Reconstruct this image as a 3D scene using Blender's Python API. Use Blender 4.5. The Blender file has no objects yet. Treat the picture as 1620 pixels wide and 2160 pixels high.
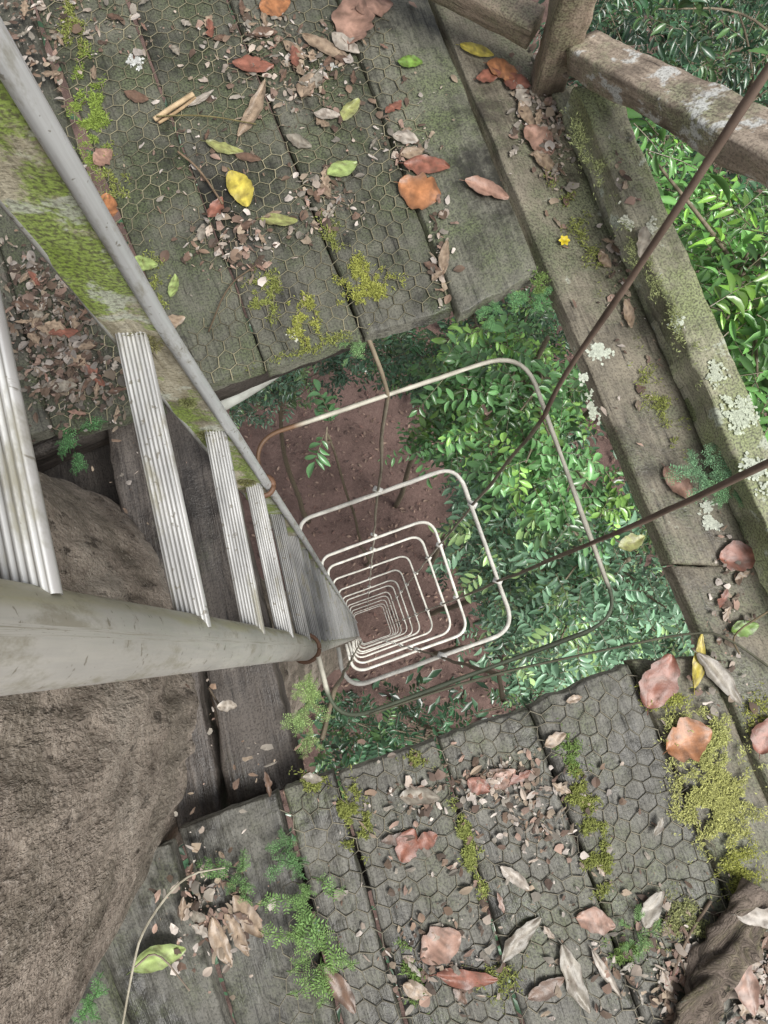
import bpy, math, random
import numpy as np
from mathutils import Vector, Matrix, noise, Euler
random.seed(7); rng=np.random.default_rng(7)
H=1.35; GZ=-16.5
TH=math.radians(9.12); PH=math.radians(-1.4)
RC=np.array(Euler((TH,PH,0),'XYZ').to_matrix())
def W(u,v,d):
    """site survey: photo measurement -> metres on the horizontal plane d below eye height"""
    r=RC@np.array([(u-810)/1620.,-(v-1080)/1620.,-1.])
    r=r*(d/-r[2]); return np.array([r[0],r[1],H-d])
def nz(p,s=1.0): return noise.noise(Vector((float(p[0])*s,float(p[1])*s,float(p[2])*s)))
def inpoly(x,y,P):
    c=False;n=len(P)
    for i in range(n):
        x1,y1=P[i];x2,y2=P[(i+1)%n]
        if (y1>y)!=(y2>y) and x<(x2-x1)*(y-y1)/(y2-y1)+x1: c=not c
    return c
COL=bpy.context.scene.collection
# ---------------- mesh builder
class MB:
    def __init__(s): s.v=[];s.f=[];s.c=[];s.g=[];s.r=[];s.n=0
    def add(s,v,f,col=(.5,.5,.5),gc=None,rnd=0.5):
        v=np.asarray(v,float).reshape(-1,3);k=len(v)
        s.v.append(v); s.f.extend([tuple(int(i)+s.n for i in q) for q in f])
        col=np.asarray(col,float)
        s.c.append(np.tile(col,(k,1)) if col.ndim==1 else col)
        s.g.append(v if gc is None else np.asarray(gc,float))
        s.r.append(np.full(k,rnd)); s.n+=k
    def build(s,name,mat,parent=None,smooth=True,origin=None,**props):
        V=np.concatenate(s.v); 
        c=V.mean(0) if origin is None else np.asarray(origin,float)
        me=bpy.data.meshes.new(name); me.from_pydata((V-c).tolist(),[],s.f)
        a=me.attributes.new('col','FLOAT_COLOR','POINT'); C=np.concatenate(s.c)
        a.data.foreach_set('color',np.hstack([C,np.ones((len(C),1))]).ravel())
        a=me.attributes.new('gc','FLOAT_VECTOR','POINT'); a.data.foreach_set('vector',np.concatenate(s.g).ravel())
        a=me.attributes.new('rnd','FLOAT','POINT'); a.data.foreach_set('value',np.concatenate(s.r))
        me.polygons.foreach_set('use_smooth',[smooth]*len(me.polygons))
        me.materials.append(mat); me.update()
        o=bpy.data.objects.new(name,me); COL.objects.link(o)
        if parent is not None:
            o.parent=parent; o.location=Vector(c)-parent.location
        else: o.location=c
        for k,x in props.items(): o[k]=x
        return o
def empty(name,loc,**props):
    o=bpy.data.objects.new(name,None); COL.objects.link(o); o.location=Vector([float(x) for x in loc]); o.empty_display_size=.1
    for k,x in props.items(): o[k]=x
    return o
def tube(mb,P,r,sides=8,col=(.5,.5,.5),rnd=.5,wob=0,ry=None,cap=True,colfn=None,up=None):
    P=[np.asarray(p,float) for p in P];n=len(P)
    if np.isscalar(r): r=[r]*n
    V=[];G=[];C=[];s=0;prev=None
    for i in range(n):
        t=P[min(i+1,n-1)]-P[max(i-1,0)]; t=t/ (np.linalg.norm(t)+1e-9)
        if up is not None: a=np.cross(t,np.array(up,float))
        elif prev is None:
            a=np.array([1.,0,0]) if abs(t[0])<.8 else np.array([0,1.,0])
        else: a=prev
        a=a-t*a.dot(t); a/=np.linalg.norm(a)+1e-9; prev=a; b=np.cross(t,a)
        if i: s+=np.linalg.norm(P[i]-P[i-1])
        for k in range(sides):
            th=2*math.pi*k/sides; rr=r[i]
            if wob: rr*=1+wob*nz((P[i][0]*9+math.cos(th),P[i][1]*9+math.sin(th),P[i][2]*9))+wob*.6*nz((P[i][0]*40+2*math.cos(th),P[i][1]*40+2*math.sin(th),P[i][2]*40))
            rb=rr if ry is None else rr*ry
            V.append(P[i]+a*math.cos(th)*rr+b*math.sin(th)*rb); G.append((th*rr,s,0.3*math.cos(th)*rr))
            C.append(col if colfn is None else colfn(P[i],th,s))
    F=[(i*sides+k,i*sides+(k+1)%sides,(i+1)*sides+(k+1)%sides,(i+1)*sides+k) for i in range(n-1) for k in range(sides)]
    if cap: F.append(tuple(range(sides))[::-1]); F.append(tuple((n-1)*sides+k for k in range(sides)))
    mb.add(V,F,np.array(C),G,rnd)
def dens(P,step):
    out=[]
    for a,b in zip(P[:-1],P[1:]):
        a=np.asarray(a,float);b=np.asarray(b,float);k=max(1,int(np.linalg.norm(b-a)/step))
        out+= [a+(b-a)*j/k for j in range(k)]
    out.append(np.asarray(P[-1],float)); return out
def smoothp(P,it=2):
    P=[np.asarray(p,float) for p in P]
    for _ in range(it):
        Q=[P[0]]
        for a,b in zip(P[:-1],P[1:]): Q+=[a*.75+b*.25,a*.25+b*.75]
        Q.append(P[-1]);P=Q
    return P
def plank(mb,TL,TR,BR,BL,t=.04,gap=.003,rnd=None,wob=.003,endw=.006,rough=.0012):
    rnd=random.random() if rnd is None else rnd
    TL,TR,BR,BL=[np.asarray(p,float) for p in (TL,TR,BR,BL)]
    wd=(np.linalg.norm(TR-TL)+np.linalg.norm(BR-BL))/2; ln=np.linalg.norm(BL-TL)
    us=[0,.02,.06]+list(np.linspace(.12,.88,9))+[.94,.98,1]; nv=max(12,int(ln/.018)); vs=[0,.004]+list(np.linspace(.01,.99,nv))+[.996,1]
    ud=(TR-TL)/np.linalg.norm(TR-TL); vd=(BL-TL)/np.linalg.norm(BL-TL); sd=rnd*50
    V=[];G=[]
    for v in vs:
        L=TL+(BL-TL)*v+ud*gap; Rr=TR+(BR-TR)*v-ud*gap
        for u in us:
            p=L+(Rr-L)*u
            e=1-min(1,min(u,1-u)/.06)
            p=p+ud*(wob*noise.noise(Vector((v*ln*9,u*3,sd)))+wob*.6*noise.noise(Vector((v*ln*40,u*3,sd+5))))*e
            ee=1-min(1,min(v,1-v)*ln/.02)
            p=p+vd*endw*(noise.noise(Vector((u*wd*30,v*2,sd+9)))+.6*noise.noise(Vector((u*wd*110,v*2,sd+19))))*ee
            z=-.0045*e*e-.003*ee*ee+rough*noise.noise(Vector((u*wd*120,v*ln*10,sd)))+rough*1.5*noise.noise(Vector((u*wd*20,v*ln*3,sd+2)))
            p=p+np.array([0,0,z]); V.append(p); G.append((u*wd,v*ln,0))
    nu=len(us);nvv=len(vs)
    F=[(j*nu+i,(j+1)*nu+i,(j+1)*nu+i+1,j*nu+i+1) for j in range(nvv-1) for i in range(nu-1)]
    per=[i for i in range(nu)]+[j*nu+nu-1 for j in range(1,nvv)]+[(nvv-1)*nu+i for i in range(nu-2,-1,-1)]+[j*nu for j in range(nvv-2,0,-1)]
    b=len(V)
    for i in per:
        V.append(V[i]-np.array([0,0,t])); G.append((G[i][0],G[i][1],t))
    m=len(per)
    F+=[(per[k],per[(k+1)%m],b+(k+1)%m,b+k) for k in range(m)]
    F.append(tuple(b+k for k in range(m))[::-1])
    mb.add(V,F,(.5,.5,.5),G,rnd)
def beam(mb,p0,p1,w,t,rnd=.5,rough=.003,up=(0,0,1),w1=None):
    p0=np.asarray(p0,float);p1=np.asarray(p1,float);ln=np.linalg.norm(p1-p0);d=(p1-p0)/ln
    up=np.asarray(up,float); a=np.cross(d,up);a/=np.linalg.norm(a);b=np.cross(a,d)
    prof=[]
    for (cx,cy) in ((1,1),(-1,1),(-1,-1),(1,-1)):
        q=[(cx,cy*.4),(cx*.99,cy*.78),(cx*.92,cy*.92),(cx*.78,cy*.99),(cx*.35,cy)]
        if cx*cy<0: q=q[::-1]
        prof+=q
    n=max(6,int(ln/.015));V=[];G=[]
    for i in range(n+1):
        f=i/n; ww=w+( (w1-w)*f if w1 else 0)
        for (x,y) in prof:
            q=p0+d*ln*f+a*x*ww/2+b*y*t/2
            k=nz(q*9+rnd*9)*rough+nz(q*40)*rough*.5
            q=q+(a*x+b*y)*k; V.append(q); G.append((x*ww/2+y*.03,ln*f,y*t/2))
    m=len(prof);F=[(i*m+k,i*m+(k+1)%m,(i+1)*m+(k+1)%m,(i+1)*m+k) for i in range(n) for k in range(m)]
    F.append(tuple(range(m))[::-1]);F.append(tuple(n*m+k for k in range(m)))
    mb.add(V,F,(.5,.5,.5),G,rnd)
# leaf template
def leaf_tmpl(nl=4,fold=.25,curl=.15):
    V=[];F=[]
    for i in range(nl+1):
        t=i/nl; w=.5*math.sin(math.pi*min(1,max(0,t*.94+.03)))**.75
        for x in (-1,0,1): V.append((x*w,t,fold*abs(x)*w-curl*(t)**2))
    for i in range(nl):
        for k in (0,1): F.append((i*3+k,i*3+k+1,i*3+k+4,i*3+k+3))
    return np.array(V),F
LT=leaf_tmpl()
LT2=leaf_tmpl(2,.2,.1)
LT3=leaf_tmpl(4,.35,.3)
def shard(seed):
    r=random.Random(seed);n=7;V=[(0,.5,.03)]
    for k in range(n):
        a=2*math.pi*k/n;q=.5*r.uniform(.55,1.15);V.append((q*math.cos(a),.5+q*math.sin(a),r.uniform(-.06,.08)))
    return np.array(V),[(0,1+k,1+(k+1)%n) for k in range(n)]
SH=[shard(i) for i in range(6)]
def batch(mb,items,T):
    """items: (pos,dir,normal,L,Wd,col)"""
    tv,tf=T;k=len(tv);n=len(items)
    if n==0: return
    P=np.array([i[0] for i in items]);Y=np.array([i[1] for i in items],float);Z=np.array([i[2] for i in items],float)
    L=np.array([i[3] for i in items])[:,None];Wd=np.array([i[4] for i in items])[:,None];C=np.array([i[5] for i in items])
    Y/=np.linalg.norm(Y,axis=1)[:,None]+1e-9; X=np.cross(Y,Z);X/=np.linalg.norm(X,axis=1)[:,None]+1e-9; Z=np.cross(X,Y)
    V=P[:,None]+X[:,None]*tv[None,:,0,None]*Wd[:,None]+Y[:,None]*tv[None,:,1,None]*L[:,None]+Z[:,None]*tv[None,:,2,None]*L[:,None]
    F=(np.array(tf)[None]+(np.arange(n)*k)[:,None,None]).reshape(-1,len(tf[0]))
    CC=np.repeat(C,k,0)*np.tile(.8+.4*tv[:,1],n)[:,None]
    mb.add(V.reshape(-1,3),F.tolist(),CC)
# ---------------- materials
def nd(nt,t,props=None,inp=None):
    n=nt.nodes.new(t)
    for k,v in (props or {}).items(): setattr(n,k,v)
    for k,v in (inp or {}).items():
        if isinstance(v,bpy.types.NodeSocket): nt.links.new(v,n.inputs[k])
        else: n.inputs[k].default_value=v
    return n
def c4(c): return (c[0],c[1],c[2],1)
def newmat(name):
    m=bpy.data.materials.new(name);m.use_nodes=True;nt=m.node_tree
    return m,nt,nt.nodes['Principled BSDF']
def mix(nt,f,a,b,mode='MIX'):
    return nd(nt,'ShaderNodeMix',{'data_type':'RGBA','blend_type':mode},{0:f,6:a if isinstance(a,bpy.types.NodeSocket) else c4(a),7:b if isinstance(b,bpy.types.NodeSocket) else c4(b)}).outputs[2]
def nois(nt,vec,scale,det=4,rough=.55):
    return nd(nt,'ShaderNodeTexNoise',None,{'Vector':vec,'Scale':scale,'Detail':det,'Roughness':rough}).outputs[0]
def rmap(nt,v,a,b,c=0,d=1):
    return nd(nt,'ShaderNodeMapRange',{'interpolation_type':'SMOOTHSTEP'},{0:v,1:a,2:b,3:c,4:d}).outputs[0]
def bump(nt,h,st,dist,prev=None):
    i={'Height':h,'Strength':st,'Distance':dist}
    if prev is not None: i['Normal']=prev
    return nd(nt,'ShaderNodeBump',None,i).outputs[0]
def wood(name,dark,light,moss=(.05,.065,.012),ml=.5,mh=.68,lich=.70,rough=.8,crust=0,lcol=(.42,.45,.38),bm=1.0,bright=1.0,spec=.5,grime=.8):
    m,nt,b=newmat(name)
    g=nd(nt,'ShaderNodeAttribute',{'attribute_name':'gc'}).outputs['Vector']
    r=nd(nt,'ShaderNodeAttribute',{'attribute_name':'rnd'}).outputs['Fac']
    off=nd(nt,'ShaderNodeVectorMath',{'operation':'SCALE'},{0:(31.,17.,23.),'Scale':r}).outputs[0]
    vec=nd(nt,'ShaderNodeVectorMath',{'operation':'ADD'},{0:g,1:off}).outputs[0]
    st=nd(nt,'ShaderNodeVectorMath',{'operation':'MULTIPLY'},{0:vec,1:(1.,.06,1.)}).outputs[0]
    gr=nois(nt,st,110,4,.65)
    col=mix(nt,rmap(nt,gr,.3,.7),dark,light)
    p1=nois(nt,vec,7,6,.7)
    col=mix(nt,rmap(nt,p1,.45,.68,0,.7),col,tuple(x*1.35 for x in light))
    col=mix(nt,rmap(nt,p1,.5,.34,0,grime),col,tuple(x*.36 for x in dark))
    crk=rmap(nt,gr,.31,.37,1,0); col=mix(nt,crk,col,(.010,.009,.007))
    mo=nois(nt,vec,5.5,7,.74); mf=rmap(nt,mo,ml,mh,0,.85)
    fine=nois(nt,vec,240,2,.6); mc=mix(nt,rmap(nt,fine,.3,.7),tuple(x*.5 for x in moss),tuple(x*1.5 for x in moss))
    col=mix(nt,mf,col,mc)
    li=nois(nt,vec,14,5,.66); lf=rmap(nt,li,lich,lich+.06,0,.8); col=mix(nt,lf,col,mix(nt,fine,tuple(x*.6 for x in lcol),lcol))
    col=mix(nt,rmap(nt,fine,.52,.36,0,.5),col,tuple(x*.4 for x in dark))
    rv=nd(nt,'ShaderNodeMath',{'operation':'MULTIPLY_ADD'},{0:r,1:.55*bright,2:.72*bright}).outputs[0]
    col=nd(nt,'ShaderNodeVectorMath',{'operation':'SCALE'},{0:col,'Scale':rv}).outputs[0]
    nt.links.new(col,b.inputs['Base Color'])
    nt.links.new(rmap(nt,p1,.35,.65,rough-.42,rough-.05),b.inputs['Roughness']); b.inputs['Specular IOR Level'].default_value=spec
    h=nd(nt,'ShaderNodeMath',{'operation':'MULTIPLY_ADD'},{0:fine,1:.35,2:gr}).outputs[0]
    n=bump(nt,h,.75*bm,.0035); n=bump(nt,mo,.5,.01,n)
    if crust:
        vv=nd(nt,'ShaderNodeTexVoronoi',{'feature':'SMOOTH_F1'},{'Vector':vec,'Scale':36.,'Randomness':.8,'Smoothness':.5}).outputs[0]
        inv=nd(nt,'ShaderNodeMath',{'operation':'SUBTRACT'},{0:1.,1:vv}).outputs[0]; n=bump(nt,inv,crust,.02,n)
    nt.links.new(n,b.inputs['Normal']); return m
def attrmat(name,rough=.6,spec=.4,trans=0,nscale=60,var=.5,metal=0,bmp=.3):
    m,nt,b=newmat(name)
    a=nd(nt,'ShaderNodeAttribute',{'attribute_name':'col'}).outputs['Color']
    tc=nd(nt,'ShaderNodeTexCoord').outputs['Object']
    if nscale:
        f=nois(nt,tc,nscale,4,.6); col=mix(nt,rmap(nt,f,.3,.7,0,var),a,(.35,.32,.28),'MULTIPLY')
        if bmp: nt.links.new(bump(nt,f,bmp,.003),b.inputs['Normal'])
    else: col=a
    nt.links.new(col,b.inputs['Base Color']); b.inputs['Roughness'].default_value=rough; b.inputs['Specular IOR Level'].default_value=spec; b.inputs['Metallic'].default_value=metal
    if trans:
        t=nd(nt,'ShaderNodeBsdfTranslucent',None,{'Color':col}); ms=nd(nt,'ShaderNodeMixShader',None,{0:trans,1:b.outputs[0],2:t.outputs[0]})
        nt.links.new(ms.outputs[0],nt.nodes['Material Output'].inputs[0])
    return m
M_deck=wood('weathered_deck_wood',(.054,.052,.041),(.13,.127,.10),moss=(.075,.092,.042),ml=.41,mh=.69,lich=.72,grime=.95)
M_low=wood('weathered_crusted_wood',(.064,.061,.052),(.15,.145,.124),moss=(.08,.094,.043),ml=.45,mh=.71,crust=.3,grime=.95)
M_board=wood('border_board_wood',(.10,.085,.063),(.225,.20,.15),moss=(.12,.135,.075),ml=.42,mh=.64,lich=.64,lcol=(.48,.5,.41))
M_kerb=wood('mossy_kerb_wood',(.14,.13,.09),(.31,.29,.215),moss=(.19,.22,.10),ml=.38,mh=.62,lich=.59,lcol=(.50,.54,.44),bm=.7)
M_rail=wood('rail_wood',(.19,.15,.115),(.40,.33,.26),moss=(.23,.24,.15),ml=.46,mh=.62,lich=.53,lcol=(.68,.70,.68),bm=.7)
M_rail2=wood('bare_rail_wood',(.20,.15,.11),(.38,.30,.23),moss=(.2,.2,.12),ml=.45,mh=.65,lich=.66,bm=.7)
M_darkw=wood('damp_dark_wood',(.042,.035,.031),(.11,.095,.083),moss=(.07,.075,.045),ml=.55,mh=.8,lich=.70,bm=1.3)
M_mossweb=wood('moss_covered_metal',(.27,.24,.165),(.46,.43,.33),moss=(.20,.29,.05),ml=.45,mh=.52,lich=.55,lcol=(.62,.66,.56),bright=1.15,bm=.5)
M_log=wood('rotten_log_bark',(.07,.055,.043),(.21,.17,.14),moss=(.14,.13,.07),ml=.5,mh=.7,lich=.66,bm=1.8,rough=.95,spec=.2)
M_leaf=attrmat('fallen_leaf_skin',.42,.6,.1,90,.5)
M_litter=attrmat('litter_bits',.7,.4,0,0,.6)
M_green=attrmat('foliage_leaf',.30,.95,.24,0)
M_moss=attrmat('moss_blades',.8,.2,.2,0)
M_wire=attrmat('rusty_wire',.7,.4,0,0,.6)
M_cage=attrmat('weathered_cage_steel',.6,.45,0,30,.4)
M_bark=attrmat('twig_bark',.85,.2,0,40,.6,bmp=.8)
def alu(name,base,metal,rough,dirt):
    m,nt,b=newmat(name)
    a=nd(nt,'ShaderNodeAttribute',{'attribute_name':'col'}).outputs['Color']
    g=nd(nt,'ShaderNodeAttribute',{'attribute_name':'gc'}).outputs['Vector']
    st=nd(nt,'ShaderNodeVectorMath',{'operation':'MULTIPLY'},{0:g,1:(1.,.3,1.)}).outputs[0]
    f=nois(nt,st,26,6,.7); f2=nois(nt,nd(nt,'ShaderNodeVectorMath',{'operation':'MULTIPLY'},{0:g,1:(1.,.04,1.)}).outputs[0],260,3,.6)
    col=mix(nt,rmap(nt,f2,.35,.7,0,.35),a,tuple(x*.6 for x in base))
    col=mix(nt,rmap(nt,f,dirt,dirt-.14,0,.75),col,(.25,.235,.175))
    f3=nois(nt,g,95,3,.6); col=mix(nt,rmap(nt,f3,.63,.68,0,.65),col,(.14,.12,.08))
    nt.links.new(col,b.inputs['Base Color']);b.inputs['Metallic'].default_value=metal
    nt.links.new(rmap(nt,f,.3,.7,rough+.25,rough-.08),b.inputs['Roughness'])
    nt.links.new(bump(nt,f2,.15,.001),b.inputs['Normal']); return m
M_alu=alu('dull_aluminium',(.6,.6,.58),.3,.42,.50)
M_rung=alu('ribbed_aluminium',(.66,.66,.65),.35,.42,.48)
def barkmat():
    m,nt,b=newmat('trunk_bark'); tc=nd(nt,'ShaderNodeTexCoord').outputs['Object']
    st=nd(nt,'ShaderNodeVectorMath',{'operation':'MULTIPLY'},{0:tc,1:(1.,1.,.3)}).outputs[0]
    a=nois(nt,st,11,7,.68);c=nois(nt,st,40,5,.70);w=nois(nt,tc,3.8,5,.65);d=nois(nt,tc,180,2,.6)
    col=mix(nt,rmap(nt,a,.38,.60),(.13,.105,.082),(.37,.315,.26)); col=mix(nt,rmap(nt,c,.42,.62,0,.5),col,(.31,.26,.215))
    col=mix(nt,rmap(nt,c,.43,.35,0,.9),col,(.045,.035,.027)); col=mix(nt,rmap(nt,w,.50,.60,0,.65),col,(.15,.13,.10)); col=mix(nt,rmap(nt,w,.44,.34,0,.5),col,(.45,.40,.34))
    col=mix(nt,rmap(nt,d,.5,.7,0,.45),col,(.48,.43,.37)); col=mix(nt,rmap(nt,d,.42,.32,0,.55),col,(.07,.055,.042))
    nt.links.new(col,b.inputs['Base Color']);b.inputs['Roughness'].default_value=.82;b.inputs['Specular IOR Level'].default_value=.3
    n=bump(nt,a,.9,.03);n=bump(nt,c,1.,.014,n);n=bump(nt,d,.5,.003,n);nt.links.new(n,b.inputs['Normal']);return m
M_trunk=barkmat()
def groundmat():
    m,nt,b=newmat('forest_soil'); tc=nd(nt,'ShaderNodeTexCoord').outputs['Object']
    a=nois(nt,tc,1.2,5,.65);c=nois(nt,tc,14,5,.7)
    col=mix(nt,rmap(nt,a,.35,.65),(.095,.060,.050),(.16,.102,.086)); col=mix(nt,rmap(nt,c,.55,.68,0,.6),col,(.21,.15,.12)); col=mix(nt,rmap(nt,c,.42,.3,0,.6),col,(.045,.028,.022))
    nt.links.new(col,b.inputs['Base Color']);b.inputs['Roughness'].default_value=.95
    nt.links.new(bump(nt,c,.7,.06),b.inputs['Normal']);return m
M_ground=groundmat()
# ---------------- ground
mb=MB();n=90;s=np.linspace(-1,1,n);g=np.sign(s)*np.abs(s)**2.6*400
V=[(x,y,GZ+.25*noise.noise(Vector((x*.3,y*.3,0)))+.05*noise.noise(Vector((x*2,y*2,3)))) for y in g for x in g]
F=[(j*n+i,j*n+i+1,(j+1)*n+i+1,(j+1)*n+i) for j in range(n-1) for i in range(n-1)]
mb.add(V,F); mb.build('ground',M_ground,origin=(0,0,GZ),kind='structure')
# ---------------- platform
PLAT=empty('wooden_platform',(0.2,0.1,-.15),label='weathered mossy timber treetop platform with a square hatch',category='platform')
D=H
def q(mbx,a,b,c,d,dep=D,**k): plank(mbx,W(*a,dep),W(*b,dep),W(*c,dep),W(*d,dep),**k)
mb=MB()
q(mb,(690,-60),(885,-60),(1142,575),(964,655),gap=.004,rnd=.99)
q(mb,(458,-60),(690,-60),(960,648),(768,708),gap=.004,rnd=.45)
q(mb,(245,-60),(458,-60),(768,708),(560,778),gap=.004,rnd=.25)
q(mb,(40,-60),(245,-60),(562,770),(398,820),gap=.004,rnd=.4)
q(mb,(-170,-60),(40,-60),(345,858),(110,918),gap=.004,rnd=.1,dep=D+.01)
q(mb,(-400,-60),(-170,-60),(110,905),(-80,965),gap=.004,rnd=.3,dep=D+.01)
q(mb,(-640,-60),(-400,-60),(-80,950),(-250,990),gap=.004,rnd=.4)
mb.build('deck',M_deck,PLAT,label='grey green planks above the hatch')
mb=MB()
q(mb,(1118,1490),(1330,1400),(1680,2260),(1395,2260),gap=.002,rnd=.55)
q(mb,(922,1560),(1118,1495),(1395,2260),(1135,2260),gap=.003,rnd=.7)
q(mb,(708,1635),(922,1562),(1135,2260),(882,2260),gap=.004,rnd=.5)
q(mb,(592,1668),(706,1630),(880,2260),(745,2260),gap=.004,rnd=.6)
q(mb,(370,1752),(588,1672),(740,2260),(520,2260),gap=.005,rnd=.2,dep=D+.012)
q(mb,(140,1850),(366,1780),(516,2260),(300,2260),gap=.008,rnd=.3,dep=D+.02)
q(mb,(-80,1900),(136,1850),(296,2260),(80,2260),gap=.004,rnd=.4)
mb.build('deck',M_low,PLAT,label='grey crusted planks below the hatch')
mb=MB()
q(mb,(885,-60),(1055,-60),(1600,1190),(1412,1190),gap=.004,rnd=.5)
q(mb,(1412,1194),(1600,1194),(1980,2060),(1790,2060),gap=.004,rnd=.4)
mb.build('border_board',M_board,PLAT)
mb=MB()
q(mb,(1330,1395),(1494,1385),(1860,2260),(1684,2260),gap=.002,rnd=.3,dep=D+.006)
mb.build('border_board',M_board,PLAT)
mb=MB(); plank(mb,W(1205,185,1.27),W(1290,165,1.27),W(1850,1440,1.27),W(1770,1475,1.27),t=.11,rnd=.6,wob=.010,rough=.004)
mb.build('kerb_beam',M_kerb,PLAT)
mb=MB(); plank(mb,W(1165,195,1.335),W(1215,175,1.335),W(1800,1480,1.335),W(1748,1500,1.335),t=.06,rnd=.5,wob=.006,rough=.003,gap=.001)
mb.build('kerb_beam',M_kerb,PLAT)
mb=MB(); b0=W(1150,190,1.37); beam(mb,b0,b0+np.array([-.01,-.02,1.1]),.066,.060,rnd=.4,up=(0,1,0),rough=.006); mb.build('railing_post',M_rail2,PLAT)
mb=MB(); beam(mb,W(1228,112,1.24),W(1790,400,.96),.070,.055,rnd=.7,rough=.006,w1=.10); mb.build('rail',M_rail,PLAT)
mb=MB(); beam(mb,W(1130,60,1.24),W(800,-110,1.24),.055,.05,rnd=.3,rough=.004); mb.build('rail',M_rail2,PLAT)
mb=MB()
beam(mb,W(-100,1010,1.52),W(1150,520,1.52),.08,.1,rnd=.2); mb.build('joist',M_darkw,PLAT)
mb=MB(); beam(mb,W(-100,2130,1.52),W(1480,1560,1.52),.08,.1,rnd=.3); mb.build('joist',M_darkw,PLAT)
mb=MB()
q(mb,(205,850),(322,830),(478,1740),(372,1760),dep=1.45,rnd=.7,gap=.005,t=.09,rough=.004,wob=.008)
q(mb,(326,830),(440,800),(640,1645),(484,1720),dep=1.44,rnd=.3,gap=.004,t=.09,rough=.004,wob=.008)
q(mb,(-100,900),(215,820),(400,1560),(-100,1560),dep=1.62,rnd=.1,gap=.004,t=.06,rough=.004,wob=.008)  # added dark filler board, stands in for the black shade in the trunk gap
mb.build('deck',M_darkw,PLAT,label='dark damp boards set lower beside the trunk, one an added dark filler for the shaded gap')
mb=MB(); tube(mb,smoothp([W(660,720,1.55),W(560,800,1.6),W(440,870,1.65)]),.016,10,(.5,.52,.48)); mb.build('support_pipe',M_cage,PLAT)
# ---------------- big tree
TREE=empty('tree',(-.69,-.13,GZ),label='thick grey brown barked forest tree trunk passing through the platform',category='tree')
mb=MB()
zs=list(np.arange(GZ-.3,-1,.35))+list(np.arange(-1,1.6,.02))+list(np.arange(1.6,5,.3)); NT_=240
V=[];
for z in zs:
    zz=min(max(z,-1),2.5)
    cx=-.705+.03*max(0,zz); cy=-.145-.13*max(0,zz)
    r=.400+.035*max(0,zz)+(.25*((-z-10)/7)**2 if z<-10 else 0)
    for k in range(NT_):
        th=2*math.pi*k/NT_;c=math.cos(th);s_=math.sin(th);ta=(th+math.pi)%(2*math.pi)-math.pi
        rr=r*(1+.03*math.cos(2*(th+1.1)))+.060*math.exp(-((ta-1.05)/.42)**2)+.020*math.exp(-((ta+.9)/.4)**2)
        rr+=.012*noise.noise(Vector((c*2.2,s_*2.2,z*.9)))+.013*noise.noise(Vector((c*7,s_*7,z*2.5)))+.009*noise.noise(Vector((c*16,s_*16,z*5)))+.006*noise.noise(Vector((c*36,s_*36,z*12)))
        V.append((cx+rr*c,cy+rr*s_,z))
n=len(zs);F=[(i*NT_+k,i*NT_+(k+1)%NT_,(i+1)*NT_+(k+1)%NT_,(i+1)*NT_+k) for i in range(n-1) for k in range(NT_)]
mb.add(V,F); mb.build('trunk',M_trunk,TREE,origin=(-.69,-.13,0))
# ---------------- ladder
def lerpd(d,K):
    ds=[k[0] for k in K]; return np.array([np.interp(d,ds,[k[1] for k in K]),np.interp(d,ds,[k[2] for k in K])])
S2=[(.1,-.194,.001),(.4,-.188,-.001),(1.5,-.158,-.020),(2.0,-.146,-.034),(18,-.135,-.03)]
S1=[(.1,-.236,.328),(.42,-.242,.322),(.78,-.248,.318),(1.48,-.233,.297),(2.2,-.222,.285),(18,-.215,.28)]
def s2(d): a=lerpd(d,S2); return np.array([a[0],a[1],H-d])
def s1(d): a=lerpd(d,S1); return np.array([a[0],a[1],H-d])
LAD=empty('ladder',(-.17,.13,GZ),label='caged aluminium ladder dropping from the hatch to the forest floor',category='ladder')
dd=list(np.arange(.1,3,.05))+list(np.arange(3,17.9,.4))
mb=MB()
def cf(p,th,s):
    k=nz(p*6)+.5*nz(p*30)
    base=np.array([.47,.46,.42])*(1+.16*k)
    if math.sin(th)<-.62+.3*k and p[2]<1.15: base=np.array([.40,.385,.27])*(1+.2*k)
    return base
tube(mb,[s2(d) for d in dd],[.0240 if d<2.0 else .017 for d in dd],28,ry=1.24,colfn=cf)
mb.build('stile',M_alu,LAD,label='smooth dull grey ladder stile')
mb=MB()
A=[s1(d)+np.array([-.026-.02*max(0,.7-d),.004,0]) for d in dd];B=[s1(d)+np.array([.036,.004,0]) for d in dd]
V=[];G=[];n=len(dd)
K=9
for i in range(n):
    for k in range(K):
        p=A[i]+(B[i]-A[i])*k/(K-1); p=p+np.array([0,-.004-.008*abs(nz(p*25)),0]); V.append(p);G.append((k*.0075,dd[i],0))
for i in range(n):
    for k in range(K): 
        p=A[i]+(B[i]-A[i])*k/(K-1)+np.array([0,.004,0]);V.append(p);G.append((k*.0075,dd[i],.01))
F=[(i*K+k,i*K+k+1,(i+1)*K+k+1,(i+1)*K+k) for i in range(n-1) for k in range(K-1)]+[(n*K+i*K+k,n*K+(i+1)*K+k,n*K+(i+1)*K+k+1,n*K+i*K+k+1) for i in range(n-1) for k in range(K-1)]
mb.add(V,F,(.4,.4,.35),G,.5)
o=mb.build('stile',M_mossweb,LAD,label='moss and lichen covered ladder stile')
mb=MB(); tube(mb,[p+np.array([.002,-.006,0]) for p in B],.0088,14,colfn=lambda p,th,s:np.array([.56,.58,.58])*(1+.15*nz(p*7)));tube(mb,[p+np.array([0,-.002,0]) for p in A],.0045,8,(.45,.46,.43))
mb.build('stile_flange',M_alu,LAD)
RD=[.07+.355*i for i in range(1,48)]
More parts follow.
